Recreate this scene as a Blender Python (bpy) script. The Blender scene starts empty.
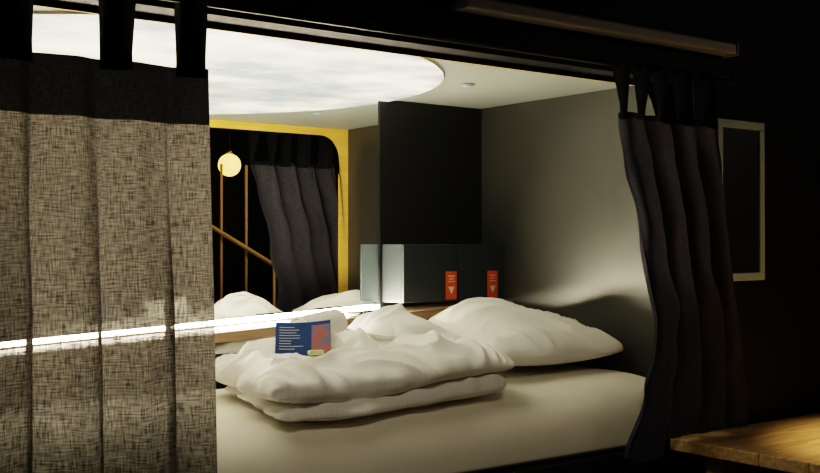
import bpy, bmesh, math, random
from mathutils import Vector, noise, Matrix
random.seed(3)
H=1.10
S=bpy.context.scene
S.view_settings.view_transform='Filmic'
S.view_settings.look='Medium High Contrast'
S.view_settings.exposure=1.05

# ---------------------------------------------------------------- materials
def mat(name, col, rough=.6, metal=0, noise_amt=0, nscale=8, bump=0, bscale=60, stretch=(1,1,1), spec=.5, emis=None, estr=0, col2=None, sheen=0):
    m=bpy.data.materials.new(name); m.use_nodes=True
    nt=m.node_tree; b=nt.nodes['Principled BSDF']
    b.inputs['Base Color'].default_value=(*col,1); b.inputs['Roughness'].default_value=rough
    b.inputs['Metallic'].default_value=metal
    b.inputs['Specular IOR Level'].default_value=spec
    if sheen: b.inputs['Sheen Weight'].default_value=sheen
    tc=nt.nodes.new('ShaderNodeTexCoord'); mp=nt.nodes.new('ShaderNodeMapping')
    mp.inputs['Scale'].default_value=stretch
    nt.links.new(tc.outputs['Object'],mp.inputs['Vector'])
    if col2 is not None or noise_amt:
        if col2 is None: col2=tuple(c*(1-noise_amt) for c in col)
        n=nt.nodes.new('ShaderNodeTexNoise'); n.inputs['Scale'].default_value=nscale; n.inputs['Detail'].default_value=5
        nt.links.new(mp.outputs[0],n.inputs['Vector'])
        r=nt.nodes.new('ShaderNodeValToRGB'); r.color_ramp.elements[0].position=.35; r.color_ramp.elements[1].position=.65
        r.color_ramp.elements[0].color=(*col,1); r.color_ramp.elements[1].color=(*col2,1)
        nt.links.new(n.outputs['Fac'],r.inputs['Fac']); nt.links.new(r.outputs['Color'],b.inputs['Base Color'])
    if bump:
        n2=nt.nodes.new('ShaderNodeTexNoise'); n2.inputs['Scale'].default_value=bscale; n2.inputs['Detail'].default_value=4
        nt.links.new(mp.outputs[0],n2.inputs['Vector'])
        bp=nt.nodes.new('ShaderNodeBump'); bp.inputs['Strength'].default_value=bump; bp.inputs['Distance'].default_value=.01
        nt.links.new(n2.outputs['Fac'],bp.inputs['Height']); nt.links.new(bp.outputs[0],b.inputs['Normal'])
    if emis:
        b.inputs['Emission Color'].default_value=(*emis,1); b.inputs['Emission Strength'].default_value=estr
    return m

M_black=mat('black_paint',(.005,.005,.006),.55,noise_amt=.3,bump=.05)
M_facade=mat('facade_black',(.0025,.0025,.003),.6,noise_amt=.3,nscale=4,spec=.15)
M_room=mat('room_dark_plaster',(.010,.010,.011),.8,noise_amt=.2)
M_floor=mat('dark_floor_vinyl',(.015,.014,.013),.5,noise_amt=.4,nscale=12)
M_end=mat('laminate_olive_grey',(.052,.054,.046),.34,metal=.4,noise_amt=.12,nscale=3,bump=.03,bscale=40)
M_panel=mat('laminate_black',(.006,.007,.008),.4,noise_amt=.15,nscale=5)
M_box=mat('laminate_teal_grey',(.024,.034,.038),.4,noise_amt=.15,nscale=5)
M_ceil=mat('ceiling_offwhite',(.30,.34,.31),.45,noise_amt=.04,nscale=3)
M_yel=mat('trim_yellow_wood',(.80,.50,.09),.5,col2=(.68,.40,.06),nscale=6,stretch=(1,8,8))
M_wood=mat('shelf_wood',(.34,.21,.11),.45,col2=(.22,.13,.06),nscale=7,stretch=(1,9,9),bump=.1)
M_oak=mat('table_wood',(.68,.46,.19),.4,col2=(.44,.26,.09),nscale=6,stretch=(1.2,12,12),bump=.15)
M_white=mat('plastic_offwhite',(.29,.33,.36),.5,noise_amt=.05)
M_grey=mat('frame_grey_metal',(.40,.58,.76),.5,noise_amt=.1)
M_glass=mat('frame_dark_board',(.006,.007,.009),.4,noise_amt=.2)
M_steel=mat('rod_black_steel',(.01,.01,.01),.4,metal=.6)
M_orange=mat('sticker_orange',(.80,.10,.01),.5,noise_amt=.08)
M_labelw=mat('sticker_white',(.8,.78,.7),.5)
M_blue=mat('paper_blue',(.012,.045,.17),.7,noise_amt=.15,spec=.15)
M_photo=mat('paper_photo_print',(.50,.09,.012),.7,col2=(.08,.15,.28),nscale=26,spec=.15)
M_phone=mat('phone_black_glass',(.01,.01,.012),.15)
M_mirror=mat('mirror_glass',(.92,.93,.90),.005,metal=1)
M_towel=mat('towel_terry',(.86,.84,.78),.9,bump=.6,bscale=250,sheen=.3)
M_mat=mat('sheet_cotton',(.87,.82,.69),.85,noise_amt=.04,nscale=6,bump=.12,bscale=18)
M_ochre=mat('railing_wood',(.60,.36,.12),.5,noise_amt=.2)
M_brass=mat('lamp_brass',(.6,.38,.12),.3,metal=1)
M_green=mat('candy_wrap',(.45,.6,.12),.4,col2=(.8,.75,.5),nscale=60)

def linen(name,base,stripe=True):
    m=mat(name,base,.85,bump=.15,bscale=30)
    nt=m.node_tree; b=nt.nodes['Principled BSDF']
    if stripe:
        w=nt.nodes.new('ShaderNodeTexWave'); w.inputs['Scale'].default_value=22; w.inputs['Distortion'].default_value=.4
        w.bands_direction='X'
        tc=nt.nodes['Texture Coordinate']; nt.links.new(tc.outputs['Object'],w.inputs['Vector'])
        r=nt.nodes.new('ShaderNodeValToRGB')
        r.color_ramp.elements[0].color=(*[c*.95 for c in base],1); r.color_ramp.elements[1].color=(*base,1)
        nt.links.new(w.outputs['Fac'],r.inputs['Fac']); nt.links.new(r.outputs['Color'],b.inputs['Base Color'])
    return m
M_duvet=linen('duvet_striped_cotton',(.92,.90,.84))
M_pillow=linen('pillow_cotton',(.92,.90,.84),False)

def curtain_mat(name,front,trans,transp,tamt,lo=.25,hi=1.4,sc=42):
    m=bpy.data.materials.new(name); m.use_nodes=True; nt=m.node_tree
    for n in list(nt.nodes): nt.nodes.remove(n)
    N=nt.nodes.new; L=nt.links.new
    out=N('ShaderNodeOutputMaterial'); tc=N('ShaderNodeTexCoord')
    def nz(sc,st,det=3):
        mp=N('ShaderNodeMapping'); mp.inputs['Scale'].default_value=st; L(tc.outputs['UV'],mp.inputs['Vector'])
        n=N('ShaderNodeTexNoise'); n.inputs['Scale'].default_value=sc; n.inputs['Detail'].default_value=det
        L(mp.outputs[0],n.inputs['Vector']); return n
    a=nz(sc,(1,9,1)); c=nz(sc,(9,1,1)); mx=N('ShaderNodeMath'); mx.operation='MULTIPLY'
    L(a.outputs['Fac'],mx.inputs[0]); L(c.outputs['Fac'],mx.inputs[1])
    mr=N('ShaderNodeMapRange'); mr.inputs['From Min'].default_value=.14; mr.inputs['From Max'].default_value=.38
    L(mx.outputs[0],mr.inputs['Value'])
    def colr(c0):
        r=N('ShaderNodeValToRGB'); r.color_ramp.elements[0].color=(*[x*lo for x in c0],1); r.color_ramp.elements[1].color=(*[x*hi for x in c0],1)
        L(mr.outputs[0],r.inputs['Fac']); return r
    d=N('ShaderNodeBsdfDiffuse'); L(colr(front).outputs['Color'],d.inputs['Color'])
    t=N('ShaderNodeBsdfTranslucent'); L(colr(trans).outputs['Color'],t.inputs['Color'])
    m1=N('ShaderNodeMixShader'); m1.inputs[0].default_value=tamt; L(d.outputs[0],m1.inputs[1]); L(t.outputs[0],m1.inputs[2])
    tr=N('ShaderNodeBsdfTransparent'); m2=N('ShaderNodeMixShader')
    mu=N('ShaderNodeMath'); mu.operation='MULTIPLY'; mu.inputs[1].default_value=transp; L(mr.outputs[0],mu.inputs[0])
    L(mu.outputs[0],m2.inputs[0]); L(m1.outputs[0],m2.inputs[1]); L(tr.outputs[0],m2.inputs[2])
    bp=N('ShaderNodeBump'); bp.inputs['Strength'].default_value=.3; bp.inputs['Distance'].default_value=.003
    L(mx.outputs[0],bp.inputs['Height']); L(bp.outputs[0],d.inputs['Normal'])
    L(m2.outputs[0],out.inputs['Surface'])
    return m
M_curL=curtain_mat('curtain_linen_sheer',(.035,.035,.035),(.135,.122,.104),.15,.5,.2,1.5,34)
M_curR=curtain_mat('curtain_linen_dark',(.052,.050,.064),(.03,.029,.036),.0,.35,.6,1.2)
M_hem=curtain_mat('curtain_header_dark',(.012,.012,.014),(.012,.012,.013),.0,.3)

# ---------------------------------------------------------------- helpers
def obj(name,bm,mats,smooth=False,parent=None):
    me=bpy.data.meshes.new(name); bm.to_mesh(me); bm.free()
    o=bpy.data.objects.new(name,me); S.collection.objects.link(o)
    for m in (mats if isinstance(mats,(list,tuple)) else [mats]): me.materials.append(m)
    if smooth:
        for p in me.polygons: p.use_smooth=True
    if parent: o.parent=parent
    return o
def empty(name,loc):
    e=bpy.data.objects.new(name,None); e.empty_display_size=.05; S.collection.objects.link(e); e.location=loc
    return e
def par(o,e):
    o.parent=e; o.matrix_parent_inverse=Matrix.Translation(e.location).inverted()
def box(name,x0,x1,y0,y1,z0,z1,m,bev=0,parent=None,rot=None):
    bm=bmesh.new(); bmesh.ops.create_cube(bm,size=1)
    bmesh.ops.scale(bm,vec=(abs(x1-x0),abs(y1-y0),abs(z1-z0)),verts=bm.verts)
    if bev: bmesh.ops.bevel(bm,geom=bm.edges[:],offset=bev,segments=3,affect='EDGES',profile=.5)
    o=obj(name,bm,m); o.location=((x0+x1)/2,(y0+y1)/2,(z0+z1)/2+H)
    if rot: o.rotation_euler=rot
    if parent: par(o,parent)
    return o
def tube(name,p0,p1,r,m,parent=None,seg=16,r2=None):
    p0=Vector(p0);p1=Vector(p1);v=p1-p0
    bm=bmesh.new(); bmesh.ops.create_cone(bm,cap_ends=True,segments=seg,radius1=r,radius2=r if r2 is None else r2,depth=v.length)
    o=obj(name,bm,m,True); o.location=(p0+p1)/2+Vector((0,0,H)); o.rotation_euler=v.to_track_quat('Z','Y').to_euler()
    if parent: par(o,parent)
    return o

YM=3.12; XW=2.692; XL=.48; ZC=.522
# ---------------------------------------------------------------- pod shell
box('wall_back',XL-.05,XW+.05,YM+.012,YM+.06,-1.1,ZC+.03,M_panel)
box('wall_right',XW,XW+.05,2.2,YM+.012,-1.1,ZC+.03,M_end)
box('wall_left',XL-.05,XL,2.2,YM+.012,-1.1,ZC+.03,M_end)
box('ceiling',XL,XW,2.2,YM+.012,ZC,ZC+.03,M_ceil)
box('wall_facade_top',-3,6,2.12,2.2,.502,1.5,M_facade)
box('wall_facade_right',XW+.01,6,2.12,2.2,-1.1,.502,M_facade)
box('wall_facade_left',-3,XL-.01,2.12,2.2,-1.1,.502,M_facade)
box('wall_facade_base',XL-.01,XW+.01,2.15,2.2,-1.1,-.66,M_facade)
box('floor',-3,6,-3,2.12,-1.15,-1.1,M_floor)
box('ceiling_room',-3,6,-3,2.12,1.5,1.55,M_room)
box('wall_south',-3,6,-3.05,-3,-1.1,1.5,M_room)
box('wall_west',-3.05,-3,-3,2.2,-1.1,1.5,M_room)
box('wall_east',6,6.05,-3,2.2,-1.1,1.5,M_room)

def inner_frame():
    bm=bmesh.new()
    x0,x1,z0,z1=XL+.001,XW-.001,-.40,ZC-.001
    ix0,ix1,iz1=XL+.05,XW-.05,.488; R=.10
    outer=[];inner=[]
    n=10
    pts_in=[(ix0,z0)]+[(ix0+R-R*math.cos(a),iz1-R+R*math.sin(a)) for a in [i/n*math.pi/2 for i in range(n+1)]]
    pts_in+=[(ix1-R+R*math.sin(a),iz1-R+R*math.cos(a)) for a in [i/n*math.pi/2 for i in range(n+1)]]+[(ix1,z0)]
    pts_out=[(x0,z0)]+[(x0,z0+(z1-z0)*(i/n)) if i<n else (x0,z1) for i in range(n+1)]
    pts_out+=[(x1,z1-(z1-z0)*(i/n)) for i in range(n+1)]+[(x1,z0)]
    for y in (2.2,2.205):
        outer.append([bm.verts.new((a,y,b+H)) for a,b in pts_out]); inner.append([bm.verts.new((a,y,b+H)) for a,b in pts_in])
    k=len(pts_in)
    for i in range(k-1):
        for l in (0,1):
            try: bm.faces.new((inner[l][i],inner[l][i+1],outer[l][i+1],outer[l][i]))
            except Exception: pass
        bm.faces.new((inner[0][i],inner[0][i+1],inner[1][i+1],inner[1][i]))
    bmesh.ops.remove_doubles(bm,verts=bm.verts,dist=1e-5)
    bmesh.ops.recalc_face_normals(bm,faces=bm.faces)
    o=obj('trim_opening',bm,[M_yel,M_black])
    for p in o.data.polygons:
        if p.normal.y<-.5: p.material_index=1
inner_frame()

box('wall_panel',2.213,XW-.001,YM-.006,YM+.011,-.43,ZC-.001,M_panel)
box('wall_mirror',XL+.002,2.211,YM,YM+.01,-.35,ZC-.001,M_mirror)

def sky_panel():
    m=bpy.data.materials.new('sky_print_backlit'); m.use_nodes=True; nt=m.node_tree
    b=nt.nodes['Principled BSDF']; b.inputs['Base Color'].default_value=(.15,.16,.15,1); b.inputs['Roughness'].default_value=.5
    tc=nt.nodes.new('ShaderNodeTexCoord'); n=nt.nodes.new('ShaderNodeTexNoise'); n.inputs['Scale'].default_value=3.0; n.inputs['Detail'].default_value=7; n.inputs['Roughness'].default_value=.55
    mp=nt.nodes.new('ShaderNodeMapping'); mp.inputs['Scale'].default_value=(1,1.3,1)
    nt.links.new(tc.outputs['Object'],mp.inputs[0]); nt.links.new(mp.outputs[0],n.inputs['Vector'])
    r=nt.nodes.new('ShaderNodeValToRGB'); e=r.color_ramp.elements
    e[0].position=.40; e[0].color=(.17,.21,.22,1); e[1].position=.64; e[1].color=(1,.84,.58,1)
    x=e.new(.51); x.color=(.46,.43,.34,1)
    nt.links.new(n.outputs['Fac'],r.inputs['Fac']); nt.links.new(r.outputs['Color'],b.inputs['Emission Color'])
    b.inputs['Emission Strength'].default_value=1.6
    edge=mat('sky_panel_rim',(.6,.58,.5),.5)
    bm=bmesh.new(); R=.912; c=(1.338,YM-.002); n=64
    lo=[];hi=[]
    for i in range(n+1):
        a=math.pi*i/n
        x=c[0]+R*math.cos(a); y=c[1]-R*math.sin(a)
        x=max(x,XL+.002)
        lo.append(bm.verts.new((x,y,ZC-.008+H))); hi.append(bm.verts.new((x,y,ZC-.0005+H)))
    f=bm.faces.new(lo); f.material_index=0
    for i in range(n):
        q=bm.faces.new((lo[i],lo[i+1],hi[i+1],hi[i])); q.material_index=1
    bmesh.ops.recalc_face_normals(bm,faces=bm.faces)
    obj('ceiling_sky_light',bm,[m,edge])
sky_panel()
e=empty('ceiling_spotlight',(2.24,2.66,ZC+H))
tube('spot_ring',(2.24,2.66,ZC-.006),(2.24,2.66,ZC-.0003),.021,M_white,e,24,.025)
tube('spot_lens',(2.24,2.66,ZC-.008),(2.24,2.66,ZC-.006),.014,M_grey,e,24)

# ---------------------------------------------------------------- shelf + LED strip
def shz(x): return -.230+(x-2.2)*.050
def sloped(name,x0,x1,y0,y1,t0,t1,m):
    bm=bmesh.new(); vs=[]
    for x in (x0,x1):
        for y in (y0,y1):
            for t in (t0,t1): vs.append(bm.verts.new((x,y,shz(x)+t+H)))
    for f in [(0,1,3,2),(4,6,7,5),(0,4,5,1),(2,3,7,6),(0,2,6,4),(1,5,7,3)]: bm.faces.new([vs[i] for i in f])
    bmesh.ops.recalc_face_normals(bm,faces=bm.faces)
    return obj(name,bm,m)
sloped('bed_shelf',XL+.002,XW-.002,2.935,YM-.007,-.03,0,M_wood)
M_led=mat('led_emitter',(1,.95,.8),.5,emis=(1,.86,.62),estr=200)
e=empty('led_strip_light',(1.4,YM-.02,shz(1.4)+H))
o=sloped('channel',XL+.01,2.20,YM-.020,YM-.007,.0005,.006,M_white); par(o,e)
o=sloped('diffuser',XL+.01,2.20,YM-.019,YM-.008,.0062,.0175,M_led); par(o,e)

# ---------------------------------------------------------------- locker box
BX0,BX1,BY0,BY1,BZ0,BZ1=2.223,XW-.002,2.985,YM-.007,-.2035,.003
XM=2.47
e=empty('storage_cabinet',(2.47,3.05,-.1+H))
box('carcass',BX0,BX1,BY0+.012,BY1,BZ0,BZ1,M_box,.002,e)
box('door_left',BX0,XM-.002,BY0,BY0+.0115,BZ0+.001,BZ1-.001,M_box,.002,e)
box('door_right',XM+.002,BX1,BY0,BY0+.0115,BZ0+.001,BZ1-.001,M_box,.002,e)
def sticker(cx):
    box('label',cx-.025,cx+.025,BY0-.0014,BY0-.0002,-.195,-.095,M_orange,0,e)
    for k,w in enumerate((.014,.010,.016)):
        box('label_text',cx-w,cx+w,BY0-.002,BY0-.0015,-.113-k*.010,-.110-k*.010,M_labelw,0,e)
    bm=bmesh.new()
    v=[bm.verts.new((cx-.014,BY0-.002,-.150+H)),bm.verts.new((cx+.014,BY0-.002,-.150+H)),bm.verts.new((cx,BY0-.002,-.176+H))]
    bm.faces.new(v); o=obj('label_arrow',bm,M_labelw); par(o,e)
sticker(2.435); sticker(2.632)
for nm,cx,cy,rz,sx,sy in (('smartphone',1.86,3.02,.2,.14,.07),('power_bank',2.08,3.01,.1,.10,.06)):
    box(nm,cx-sx/2,cx+sx/2,cy-sy/2,cy+sy/2,shz(cx)+.003,shz(cx)+.013,M_phone,.003,None,(0,-.05,rz))

# ---------------------------------------------------------------- mattress, bed base
def sm2(x):
    t=max(0,min(1,(x-1.9)/.75)); return t*t*(3-2*t)
def front_drop(y):
    t=max(0,min(1,(2.42-y)/.30)); return .024*t*t
def mtop(x,y): return -.425+.020*sm2(x)-front_drop(y)
def mattress():
    x0,x1,y0,y1=XL+.02,XW-.008,2.115,2.93
    bm=bmesh.new(); nx,ny=110,90
    zb=-.597
    def prof(t): return math.sin(t*math.pi/2)
    top=[];bot=[]
    for i in range(nx+1):
        u=prof(-1+2*i/nx); ra=[];rb=[]
        for j in range(ny+1):
            v=prof(-1+2*j/ny)
            x=(x0+x1)/2+u*(x1-x0)/2; y=(y0+y1)/2+v*(y1-y0)/2
            k=(max(0,1-abs(u)**60)*max(0,1-abs(v)**(8 if v<0 else 30)))**.5
            w=noise.noise(Vector((x*2.2,y*2.6,0)))*.004+noise.noise(Vector((x*6,y*3,4)))*.003
            zz=mtop(x,y)+w
            mid=zb+.02
            ra.append(bm.verts.new((x,y,mid+(zz-mid)*k+H)))
            if i in(0,nx) or j in(0,ny): rb.append(ra[-1])
            else: rb.append(bm.verts.new((x,y,mid+(zb-mid)*min(1,k*1.5)+H)))
        top.append(ra);bot.append(rb)
    for i in range(nx):
        for j in range(ny):
            bm.faces.new((top[i][j],top[i+1][j],top[i+1][j+1],top[i][j+1]))
            bm.faces.new((bot[i][j+1],bot[i+1][j+1],bot[i+1][j],bot[i][j]))
    bmesh.ops.recalc_face_normals(bm,faces=bm.faces)
    return obj('mattress',bm,M_mat,True)
mattress()
e=empty('bed_base',(1.6,2.6,-.62+H))
box('slat_board',XL+.005,XW-.005,2.21,2.93,-.625,-.599,M_black,0,e)
box('front_rail',XL+.02,XW-.015,2.10,2.145,-.66,-.60,M_black,.005,e)
box('leg_panel',XL+.02,XW-.02,2.3,2.33,-1.099,-.625,M_black,0,e)
box('leg_panel_back',XL+.02,XW-.02,2.88,2.91,-1.099,-.625,M_black,0,e)

# ---------------------------------------------------------------- soft goods
def fbm(p,o=4):
    s=0;a=1
    for i in range(o):
        s+=a*noise.noise(p); p=p*2.03+Vector((3.1,7.7,1.3)); a*=.5
    return s
def ridge(p):
    return 1-abs(noise.noise(p))*2
def cushion(bm,corners,zb,zt,a=6,b=.5,nx=110,ny=90,wr=.008,seed=0,edge=.012,foldf=None,crease=1.0):
    FL,FR,BR,BL=[Vector(c) for c in corners]
    top=[];bot=[]
    for i in range(nx+1):
        u=math.sin((-1+2*i/nx)*math.pi/2); ra=[];rb=[]
        for j in range(ny+1):
            v=math.sin((-1+2*j/ny)*math.pi/2)
            s=(u+1)/2;t=(v+1)/2
            p=(FL*(1-s)+FR*s)*(1-t)+(BL*(1-s)+BR*s)*t
            en=(noise.noise(Vector((p.x*7+seed,p.y*7,seed*2)))+.5*noise.noise(Vector((p.x*17+seed,p.y*17,seed*3))))*edge
            p=p+Vector(((u**3)*en,(v**3)*en))
            c=(abs(u)*abs(v))**6*.10
            ctr=(FL+FR+BR+BL)/4
            p=p+(ctr-p)*c
            k=(max(0,1-abs(u)**a)*max(0,1-abs(v)**a))**b
            z0=zb(u,v,p.x,p.y); z1=zt(u,v,p.x,p.y); mid=z0+(z1-z0)*.42
            q=Vector((p.x,p.y,seed))
            warp=Vector((noise.noise(q*3),noise.noise(q*3+Vector((9,9,9))),0))*.30
            r1=max(0,ridge((q+warp)*4.2)); r2=max(0,ridge((q+warp*1.3)*8.5))
            w=(r1**3-.35)*1.3*crease+(r2**3-.3)*.6*crease+fbm(q*5,3)*.5
            if foldf: w+=foldf(u,v,p.x,p.y)
            ztop=mid+(z1-mid)*k + w*wr*(k**.5)
            ra.append(bm.verts.new((p.x,p.y,ztop+H)))
            if i in(0,nx) or j in(0,ny): rb.append(ra[-1])
            else: rb.append(bm.verts.new((p.x,p.y,mid+(z0-mid)*k+H)))
        top.append(ra);bot.append(rb)
    for i in range(nx):
        for j in range(ny):
            bm.faces.new((top[i][j],top[i+1][j],top[i+1][j+1],top[i][j+1]))
            bm.faces.new((bot[i][j+1],bot[i+1][j+1],bot[i+1][j],bot[i][j]))
def g(u,v,u0,v0,su,sv): return math.exp(-((u-u0)/su)**2-((v-v0)/sv)**2)
bm=bmesh.new()
cushion(bm,[(1.25,2.150),(2.05,2.215),(2.09,2.74),(1.41,2.80)],
  lambda u,v,x,y:mtop(x,y)+.006, lambda u,v,x,y:-.362+.020*u+.008*math.sin(x*11), a=5,b=.5,wr=.010,seed=1,edge=.022)
def up_t(u,v,x,y): return -.284+.010*u+.044*g(u,v,.45,.72,.42,.42)+.028*g(u,v,-.35,.9,.5,.35)+.018*g(u,v,.85,-.3,.4,.5)-.022*g(u,v,-.25,.1,.35,.4)+.022*g(u,v,-.85,-.2,.3,.8)+.010*g(u,v,.2,-.6,.3,.3)
def up_b(u,v,x,y): return -.392+.018*u+.010*math.sin(x*11+.4)+.02*g(u,v,.45,.72,.45,.4)
def folds(u,v,x,y):
    dx,dy=x-1.82,y-2.68; r=math.hypot(dx,dy)+.05; th=math.atan2(dy,dx)
    sn=math.sin(th*8+noise.noise(Vector((x*4,y*4,0)))*3)
    w=1.4*(abs(sn)**1.5*math.copysign(1,sn))*math.exp(-((r-.26)/.20)**2)
    # long soft folds running across the front roll and left end
    d=x*.55+y*1.0+.06*noise.noise(Vector((x*5,y*3,2)))
    w+=.75*math.sin(d*34)*math.exp(-((v+.55)/.45)**2)*(.5+.5*noise.noise(Vector((x*3,y*3,6)))*2)
    dx2,dy2=x-1.22,y-2.62; th2=math.atan2(dy2,dx2); r2=math.hypot(dx2,dy2)
    w+=.8*math.sin(th2*13+2*noise.noise(Vector((x*5,y*5,1))))*math.exp(-((r2-.25)/.16)**2)
    return w
cushion(bm,[(1.22,2.15),(2.07,2.22),(2.11,2.73),(1.385,2.79)],up_b,up_t,a=4,b=.5,wr=.017,seed=5,foldf=folds,nx=220,ny=180,edge=.032)
cushion(bm,[(1.76,2.50),(2.06,2.42),(2.12,2.72),(1.85,2.82)],
  lambda u,v,x,y:-.32, lambda u,v,x,y:-.202-.03*u+.02*g(u,v,-.1,.5,.4,.4), a=2.2,b=.85,wr=.020,seed=17,nx=100,ny=90,edge=.03)
bmesh.ops.recalc_face_normals(bm,faces=bm.faces)
obj('folded_duvet',bm,M_duvet,True)

bm=bmesh.new()
def pz(u,v,x,y): return -.397+.01*max(0,u)+.035*(v+1)/2
def pt(u,v,x,y): return -.262+.080*(v+1)/2-.016*u+.02*g(u,v,-.1,.3,.6,.6)
cushion(bm,[(2.12,2.38),(2.68,2.34),(2.684,2.86),(2.19,2.90)],pz,pt,a=3.0,b=.60,wr=.015,seed=21,edge=.006,crease=.7,
  foldf=lambda u,v,x,y:1.5*math.sin(u*7+v*5)*(abs(u)**3+abs(v)**3)*.6)
bmesh.ops.recalc_face_normals(bm,faces=bm.faces)
obj('pillow',bm,M_pillow,True)

def towel():
    bm=bmesh.new(); n=96; L=.15; turns=2.6; m=14
    rows=[]
    for k in range(m+1):
        row=[]
        for i in range(n+1):
            a=turns*2*math.pi*i/n; r=.012+.026*i/n
            row.append(bm.verts.new((-L/2+L*k/m, r*math.cos(a)*1.1+.002*noise.noise(Vector((k,i*.2,0))), r*math.sin(a)*.9+.002*noise.noise(Vector((k*.4,i*.1,0))))))
        rows.append(row)
    for k in range(m):
        for i in range(n): bm.faces.new((rows[k][i],rows[k+1][i],rows[k+1][i+1],rows[k][i+1]))
    o=obj('rolled_towel',bm,M_towel,True)
    so=o.modifiers.new('t','SOLIDIFY'); so.thickness=.007; so.offset=-1
    o.location=(1.63,2.60,-.230+H); o.rotation_euler=(0,-.1,.25)
towel()

# ---------------------------------------------------------------- leaflet
def leaflet():
    e=empty('leaflet',(1.50,2.44,-.25+H))
    W,Hh=.146,.122
    xd=Vector((.86,-.49,-.04)).normalized(); nrm=Vector((-.42,-.55,.74)).normalized()
    yd=nrm.cross(xd).normalized(); 
    xd=yd.cross(nrm).normalized()
    Mx=Matrix((xd,yd,nrm)).transposed().to_4x4(); Mx.translation=Vector((1.485,2.440,-.250+H))
    def quad(name,x0,x1,y0,y1,z,m,th=.0008):
        bm=bmesh.new(); n=12; r=[]
        for s in (0,1):
            for i in range(n+1):
                x=x0+(x1-x0)*i/n
                zz=z+.006*(x/W*2)**2
                r.append((bm.verts.new((x,y0,zz-s*th)),bm.verts.new((x,y1,zz-s*th))))
        k=n+1
        for i in range(n):
            bm.faces.new((r[i][0],r[i+1][0],r[i+1][1],r[i][1]))
            bm.faces.new((r[k+i][1],r[k+i+1][1],r[k+i+1][0],r[k+i][0]))
            bm.faces.new((r[i][0],r[k+i][0],r[k+i+1][0],r[i+1][0])); bm.faces.new((r[i][1],r[i+1][1],r[k+i+1][1],r[k+i][1]))
        bm.faces.new((r[0][0],r[0][1],r[n+1][1],r[n+1][0])); bm.faces.new((r[n][0],r[2*n+1][0],r[2*n+1][1],r[n][1]))
        bmesh.ops.recalc_face_normals(bm,faces=bm.faces)
        bm.transform(Mx); o=obj(name,bm,m); par(o,e)
    quad('sheet',-W/2,W/2,-Hh/2,Hh/2,0,M_blue)
    quad('picture',.022,W/2-.001,-Hh/2+.002,Hh/2-.014,.0012,M_photo,.0004)
    for k in range(9):
        w=random.uniform(.03,.070)
        quad('text_line',-W/2+.010,-W/2+.010+w,.042-k*.0096,.0432-k*.0096,.0011,M_labelw,.0003)
leaflet()
box('candy',1.445,1.485,2.335,2.355,-.282,-.270,M_green,.004,None,(0,0,-.2))

# ---------------------------------------------------------------- curtains
def curtain(name,edgeL,edgeR,z0,z1,zhead,foldfn,matbody,nx=260,nz=120,tabs=(),ybase=2.055,rodz=.505,mhead=M_hem,nar=.08,hem=None):
    e=empty(name,(edgeL(z1),ybase,z1+H))
    bm=bmesh.new(); uvl=bm.loops.layers.uv.new('UVMap')
    g=[]
    for i in range(nx+1):
        s=i/nx; col=[]
        zz0=z0+(hem(s) if hem else 0)
        for j in range(nz+1):
            z=zz0+(z1-zz0)*j/nz
            xl,xr=edgeL(z),edgeR(z)
            dx,dy=foldfn(s,z)
            col.append((bm.verts.new((xl+(xr-xl)*s+dx,ybase+dy,z+H)),s,z))
        g.append(col)
    for i in range(nx):
        for j in range(nz):
            q=(g[i][j],g[i+1][j],g[i+1][j+1],g[i][j+1])
            f=bm.faces.new([a[0] for a in q]); f.smooth=True
            for lp,a in zip(f.loops,q): lp[uvl].uv=(a[1]*(edgeR(z1)-edgeL(z1))*1.5,a[2])
            if (g[i][j][2]+g[i][j+1][2])/2>zhead: f.material_index=1
    o=obj(name+'_cloth',bm,[matbody,mhead]); par(o,e)
    for (s0,s1) in tabs:
        bm=bmesh.new(); uvl=bm.loops.layers.uv.new('UVMap')
        path=[]
        dxa,dya=foldfn((s0+s1)/2,z1)
        yb=ybase+dya
        path.append((yb-.004,z1-.02)); path.append((yb-.006,z1+.02))
        for a in range(0,181,20):
            path.append((ybase-.0-.016*math.cos(math.radians(a)),rodz+.016*math.sin(math.radians(a))))
        path.append((yb+.006,z1+.02)); path.append((yb+.004,z1-.02))
        rows=[]
        nn=6
        for k in range(nn+1):
            s=s0+(s1-s0)*k/nn; xl,xr=edgeL(z1),edgeR(z1)
            cx=xl+(xr-xl)*(s0+s1)/2; 
            rows.append([])
            for (y,z) in path:
                t=min(1,max(0,(z-z1)/(rodz-z1)))
                d=foldfn(s,z1)[0]
                x=xl+(xr-xl)*s+d*(1-t); x=cx+(x-cx)*(1-nar*math.sin(t*math.pi))
                rows[-1].append(bm.verts.new((x,y+.003*math.sin(k*2.1+t*3),z+H)))
        for k in range(nn):
            for i in range(len(path)-1):
                f=bm.faces.new((rows[k][i],rows[k+1][i],rows[k+1][i+1],rows[k][i+1])); f.smooth=True
        o=obj('tab',bm,mhead); par(o,e)
    return e
def sm(a,b,t):
    t=max(0,min(1,(t-a)/(b-a))); return t*t*(3-2*t)
def foldL(s,z):
    drop=max(0,.37-z); gd=min(1,drop*2.0)
    a=.007+.022*gd
    ph=(s*2*math.pi)*4.6+.9+.35*math.sin(z*2+s*3)+1.3*noise.noise(Vector((s*3.1,z*.5,8)))
    w=math.sin(ph)*a+math.sin(s*2*math.pi*11.3+1+z*.8)*a*.25+noise.noise(Vector((s*7,z*1.3,2)))*.014
    dx=(.003+.022*gd)*math.sin(ph*1.0+1.9)+.008*gd*math.sin(2*ph+.8)
    dx*=(.6+.8*abs(noise.noise(Vector((s*4,z*.6,3))))*2)
    e0=min(1,(1-s)*9)
    return dx*e0,max(-.05,min(.045,w*.9))
xL0=.36
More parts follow.
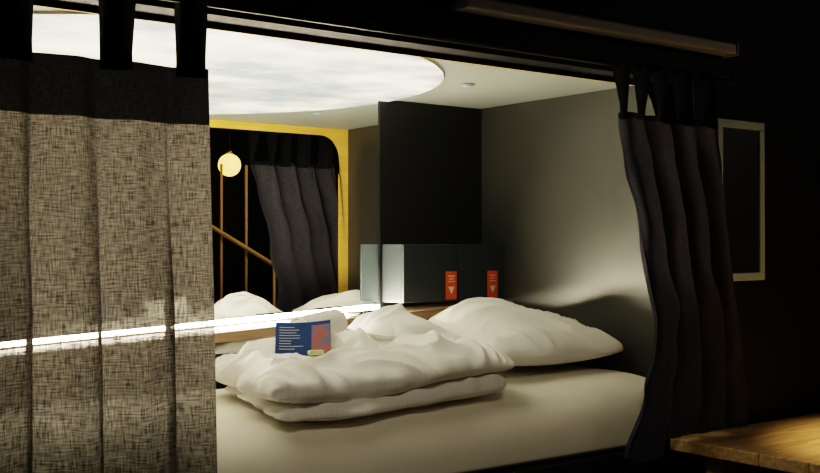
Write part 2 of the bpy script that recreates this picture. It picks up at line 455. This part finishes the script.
curtain('curtain',lambda z:xL0,lambda z:1.012+.02*sm(.4,-.7,z),-.72,.368,.246,foldL,M_curL,nx=420,
  tabs=[(.05,.12),(.34,.444),(.653,.755),(.90,.995)])
def eL(z):
    pts=[(.40,2.272),(.25,2.305),(0,2.365),(-.20,2.41),(-.30,2.405),(-.42,2.35),(-.60,2.28)]
    for (a,b),(c,d) in zip(pts,pts[1:]):
        if z>=c:
            t=(a-z)/(a-c); t=max(0,t); return b+(d-b)*(t*t*(3-2*t))
    return pts[-1][1]
def eR(z):
    pts=[(.40,2.735),(.1,2.77),(-.2,2.82),(-.45,2.875),(-.60,2.885)]
    for (a,b),(c,d) in zip(pts,pts[1:]):
        if z>=c:
            t=(a-z)/(a-c); t=max(0,t); return b+(d-b)*t
    return pts[-1][1]
def foldR(s,z):
    drop=min(1,max(0,(.4-z)))
    a=.014+.012*drop
    ph=s*2*math.pi
    w=math.sin(ph*4.3+.4+.9*math.sin(z*3))*a+math.sin(ph*8.1+z*2)*a*.35
    w+=noise.noise(Vector((s*5,z*2.5,7)))*.020+.016*noise.noise(Vector((s*9,z*9,3)))
    dx=.016*math.sin(ph*4.3+1.9+.9*math.sin(z*3))+.012*noise.noise(Vector((s*3,z*5,11)))
    return dx,max(-.06,min(.035,w*.80-.012))
curtain('curtain',eL,eR,-.558,.372,.355,foldR,M_curR,tabs=[(.0,.09),(.19,.29),(.36,.43),(.55,.66),(.80,.92)],nar=.25,
  hem=lambda s:-.050*sm(.34,.20,s)+.006*math.sin(s*30))
e=empty('curtain_rod',(1.6,2.055,.505+H))
tube('rod',(.25,2.055,.508),(2.80,2.055,.508),.007,M_steel,e)
for x in (.25,2.80):
    tube('finial',(x-.008,2.055,.508),(x+.008,2.055,.508),.011,M_steel,e)
for x in (.30,1.45,2.78):
    box('bracket',x-.008,x+.008,2.055,2.119,.514,.525,M_steel,.002,e)

# ---------------------------------------------------------------- light bar on the facade
e=empty('light_bar',(2.3,2.09,.61+H))
box('housing',1.735,2.84,2.062,2.1199,.598,.632,M_white,.008,e)
box('end_cap',1.728,1.735,2.060,2.1199,.595,.634,M_white,.003,e)
box('end_cap_far',2.84,2.847,2.060,2.1199,.595,.634,M_white,.003,e)

e=empty('wall_sign_frame',(3.0,2.1,.15+H))
fx0,fx1,fz0,fz1=2.80,3.045,-.115,.40
t=.026
for nm,a in (('frame_top',(fx0,fx1,fz1-t,fz1)),('frame_bottom',(fx0,fx1,fz0,fz0+t)),('frame_left',(fx0,fx0+t,fz0+t,fz1-t)),('frame_right',(fx1-t,fx1,fz0+t,fz1-t))):
    box(nm,a[0],a[1],2.105,2.119,a[2],a[3],M_grey,.003,e)
box('board',fx0+t,fx1-t,2.112,2.119,fz0+t,fz1-t,M_glass,0,e)

# ---------------------------------------------------------------- wooden table bottom right
e=empty('wooden_table',(3.2,1.6,-.62+H))
for k in range(7):
    y1=2.095-k*.155
    box('plank',2.55,4.0,y1-.1535,y1,-.612,-.575,M_oak,.004,e)
for x in (2.64,3.9):
    for y in (1.12,1.98): box('leg',x-.03,x+.03,y-.03,y+.03,-1.099,-.6125,M_oak,.004,e)
box('apron',2.68,3.86,1.97,2.0,-.69,-.6125,M_oak,.002,e)

# ---------------------------------------------------------------- room things seen in the mirror
LP=Vector((3.76,-1.0,.60))
e=empty('pendant_lamp',(LP.x,LP.y,LP.z+H))
M_bulb=mat('bulb_glow',(1,.8,.4),.5,emis=(1,.58,.12),estr=1.8)
bm=bmesh.new(); bmesh.ops.create_uvsphere(bm,u_segments=32,v_segments=20,radius=.085)
o=obj('globe',bm,M_bulb,True); o.location=LP+Vector((0,0,H)); par(o,e)
tube('cap',LP+Vector((0,0,.08)),LP+Vector((0,0,.12)),.03,M_brass,e,24,.02)
tube('cord',LP+Vector((0,0,.12)),(LP.x,LP.y,1.5),.004,M_steel,e)
e=empty('stair_railing',(3.6,-.6,H))
tube('post_1',(3.54,-.7,-1.1),(3.54,-.7,.58),.010,M_ochre,e)
tube('post_2',(3.74,-.7,-1.1),(3.74,-.7,.58),.010,M_ochre,e)
tube('handrail',(3.35,-.66,.18),(4.5,-.66,-.45),.016,M_ochre,e)
for i in range(4):
    x=3.95+i*.16; tube('baluster',(x,-.66,-1.1),(x,-.66,.18-(x-3.35)*.548),.010,M_ochre,e)

# ---------------------------------------------------------------- lights
def plight(name,loc,power,col,r=.05,typ='POINT'):
    l=bpy.data.lights.new(name,typ); l.energy=power; l.color=col; l.shadow_soft_size=r
    o=bpy.data.objects.new(name,l); S.collection.objects.link(o); o.location=(loc[0],loc[1],loc[2]+H); return o
plight('room_fill',(4.6,.1,1.0),3,(1,.95,.88),.02)  # added unseen point light, weak fill for the room, kept out of the mirror
s=plight('railing_fill',(3.9,.7,1.35),25,(1,.74,.40),.02,'SPOT'); s.data.spot_size=math.radians(50); s.data.spot_blend=.5  # spot added to brighten the railing posts; no fitting hangs here
s.rotation_euler=(Vector((3.7,-.7,0))-Vector((3.9,.7,1.35))).to_track_quat('-Z','Y').to_euler()
s=plight('table_spot',(3.15,1.35,1.35),170,(1,.74,.40),.04,'SPOT'); s.data.spot_size=math.radians(42); s.data.spot_blend=.7
s=plight('mattress_fill',(.7,.3,1.2),19,(1,.86,.62),.12,'SPOT'); s.data.spot_size=math.radians(44); s.data.spot_blend=.8  # unseen spot added on the camera side to brighten the mattress front
s.rotation_euler=(Vector((1.75,2.1,-.55))-Vector((.7,.3,1.2))).to_track_quat('-Z','Y').to_euler()
w=bpy.data.worlds.new('World'); S.world=w; w.use_nodes=True
w.node_tree.nodes['Background'].inputs[0].default_value=(.5,.6,.8,1); w.node_tree.nodes['Background'].inputs[1].default_value=.01

# ---------------------------------------------------------------- camera
c=bpy.data.cameras.new('camera'); co=bpy.data.objects.new('camera',c); S.collection.objects.link(co)
c.sensor_width=36; c.lens=1072/820*36; c.clip_start=.05
co.location=(0,0,H)
pitch=math.atan(8.5/1072)
fwd=Vector((.602*math.cos(pitch),.7986*math.cos(pitch),math.sin(pitch)))
co.rotation_euler=fwd.to_track_quat('-Z','Y').to_euler()
S.camera=co
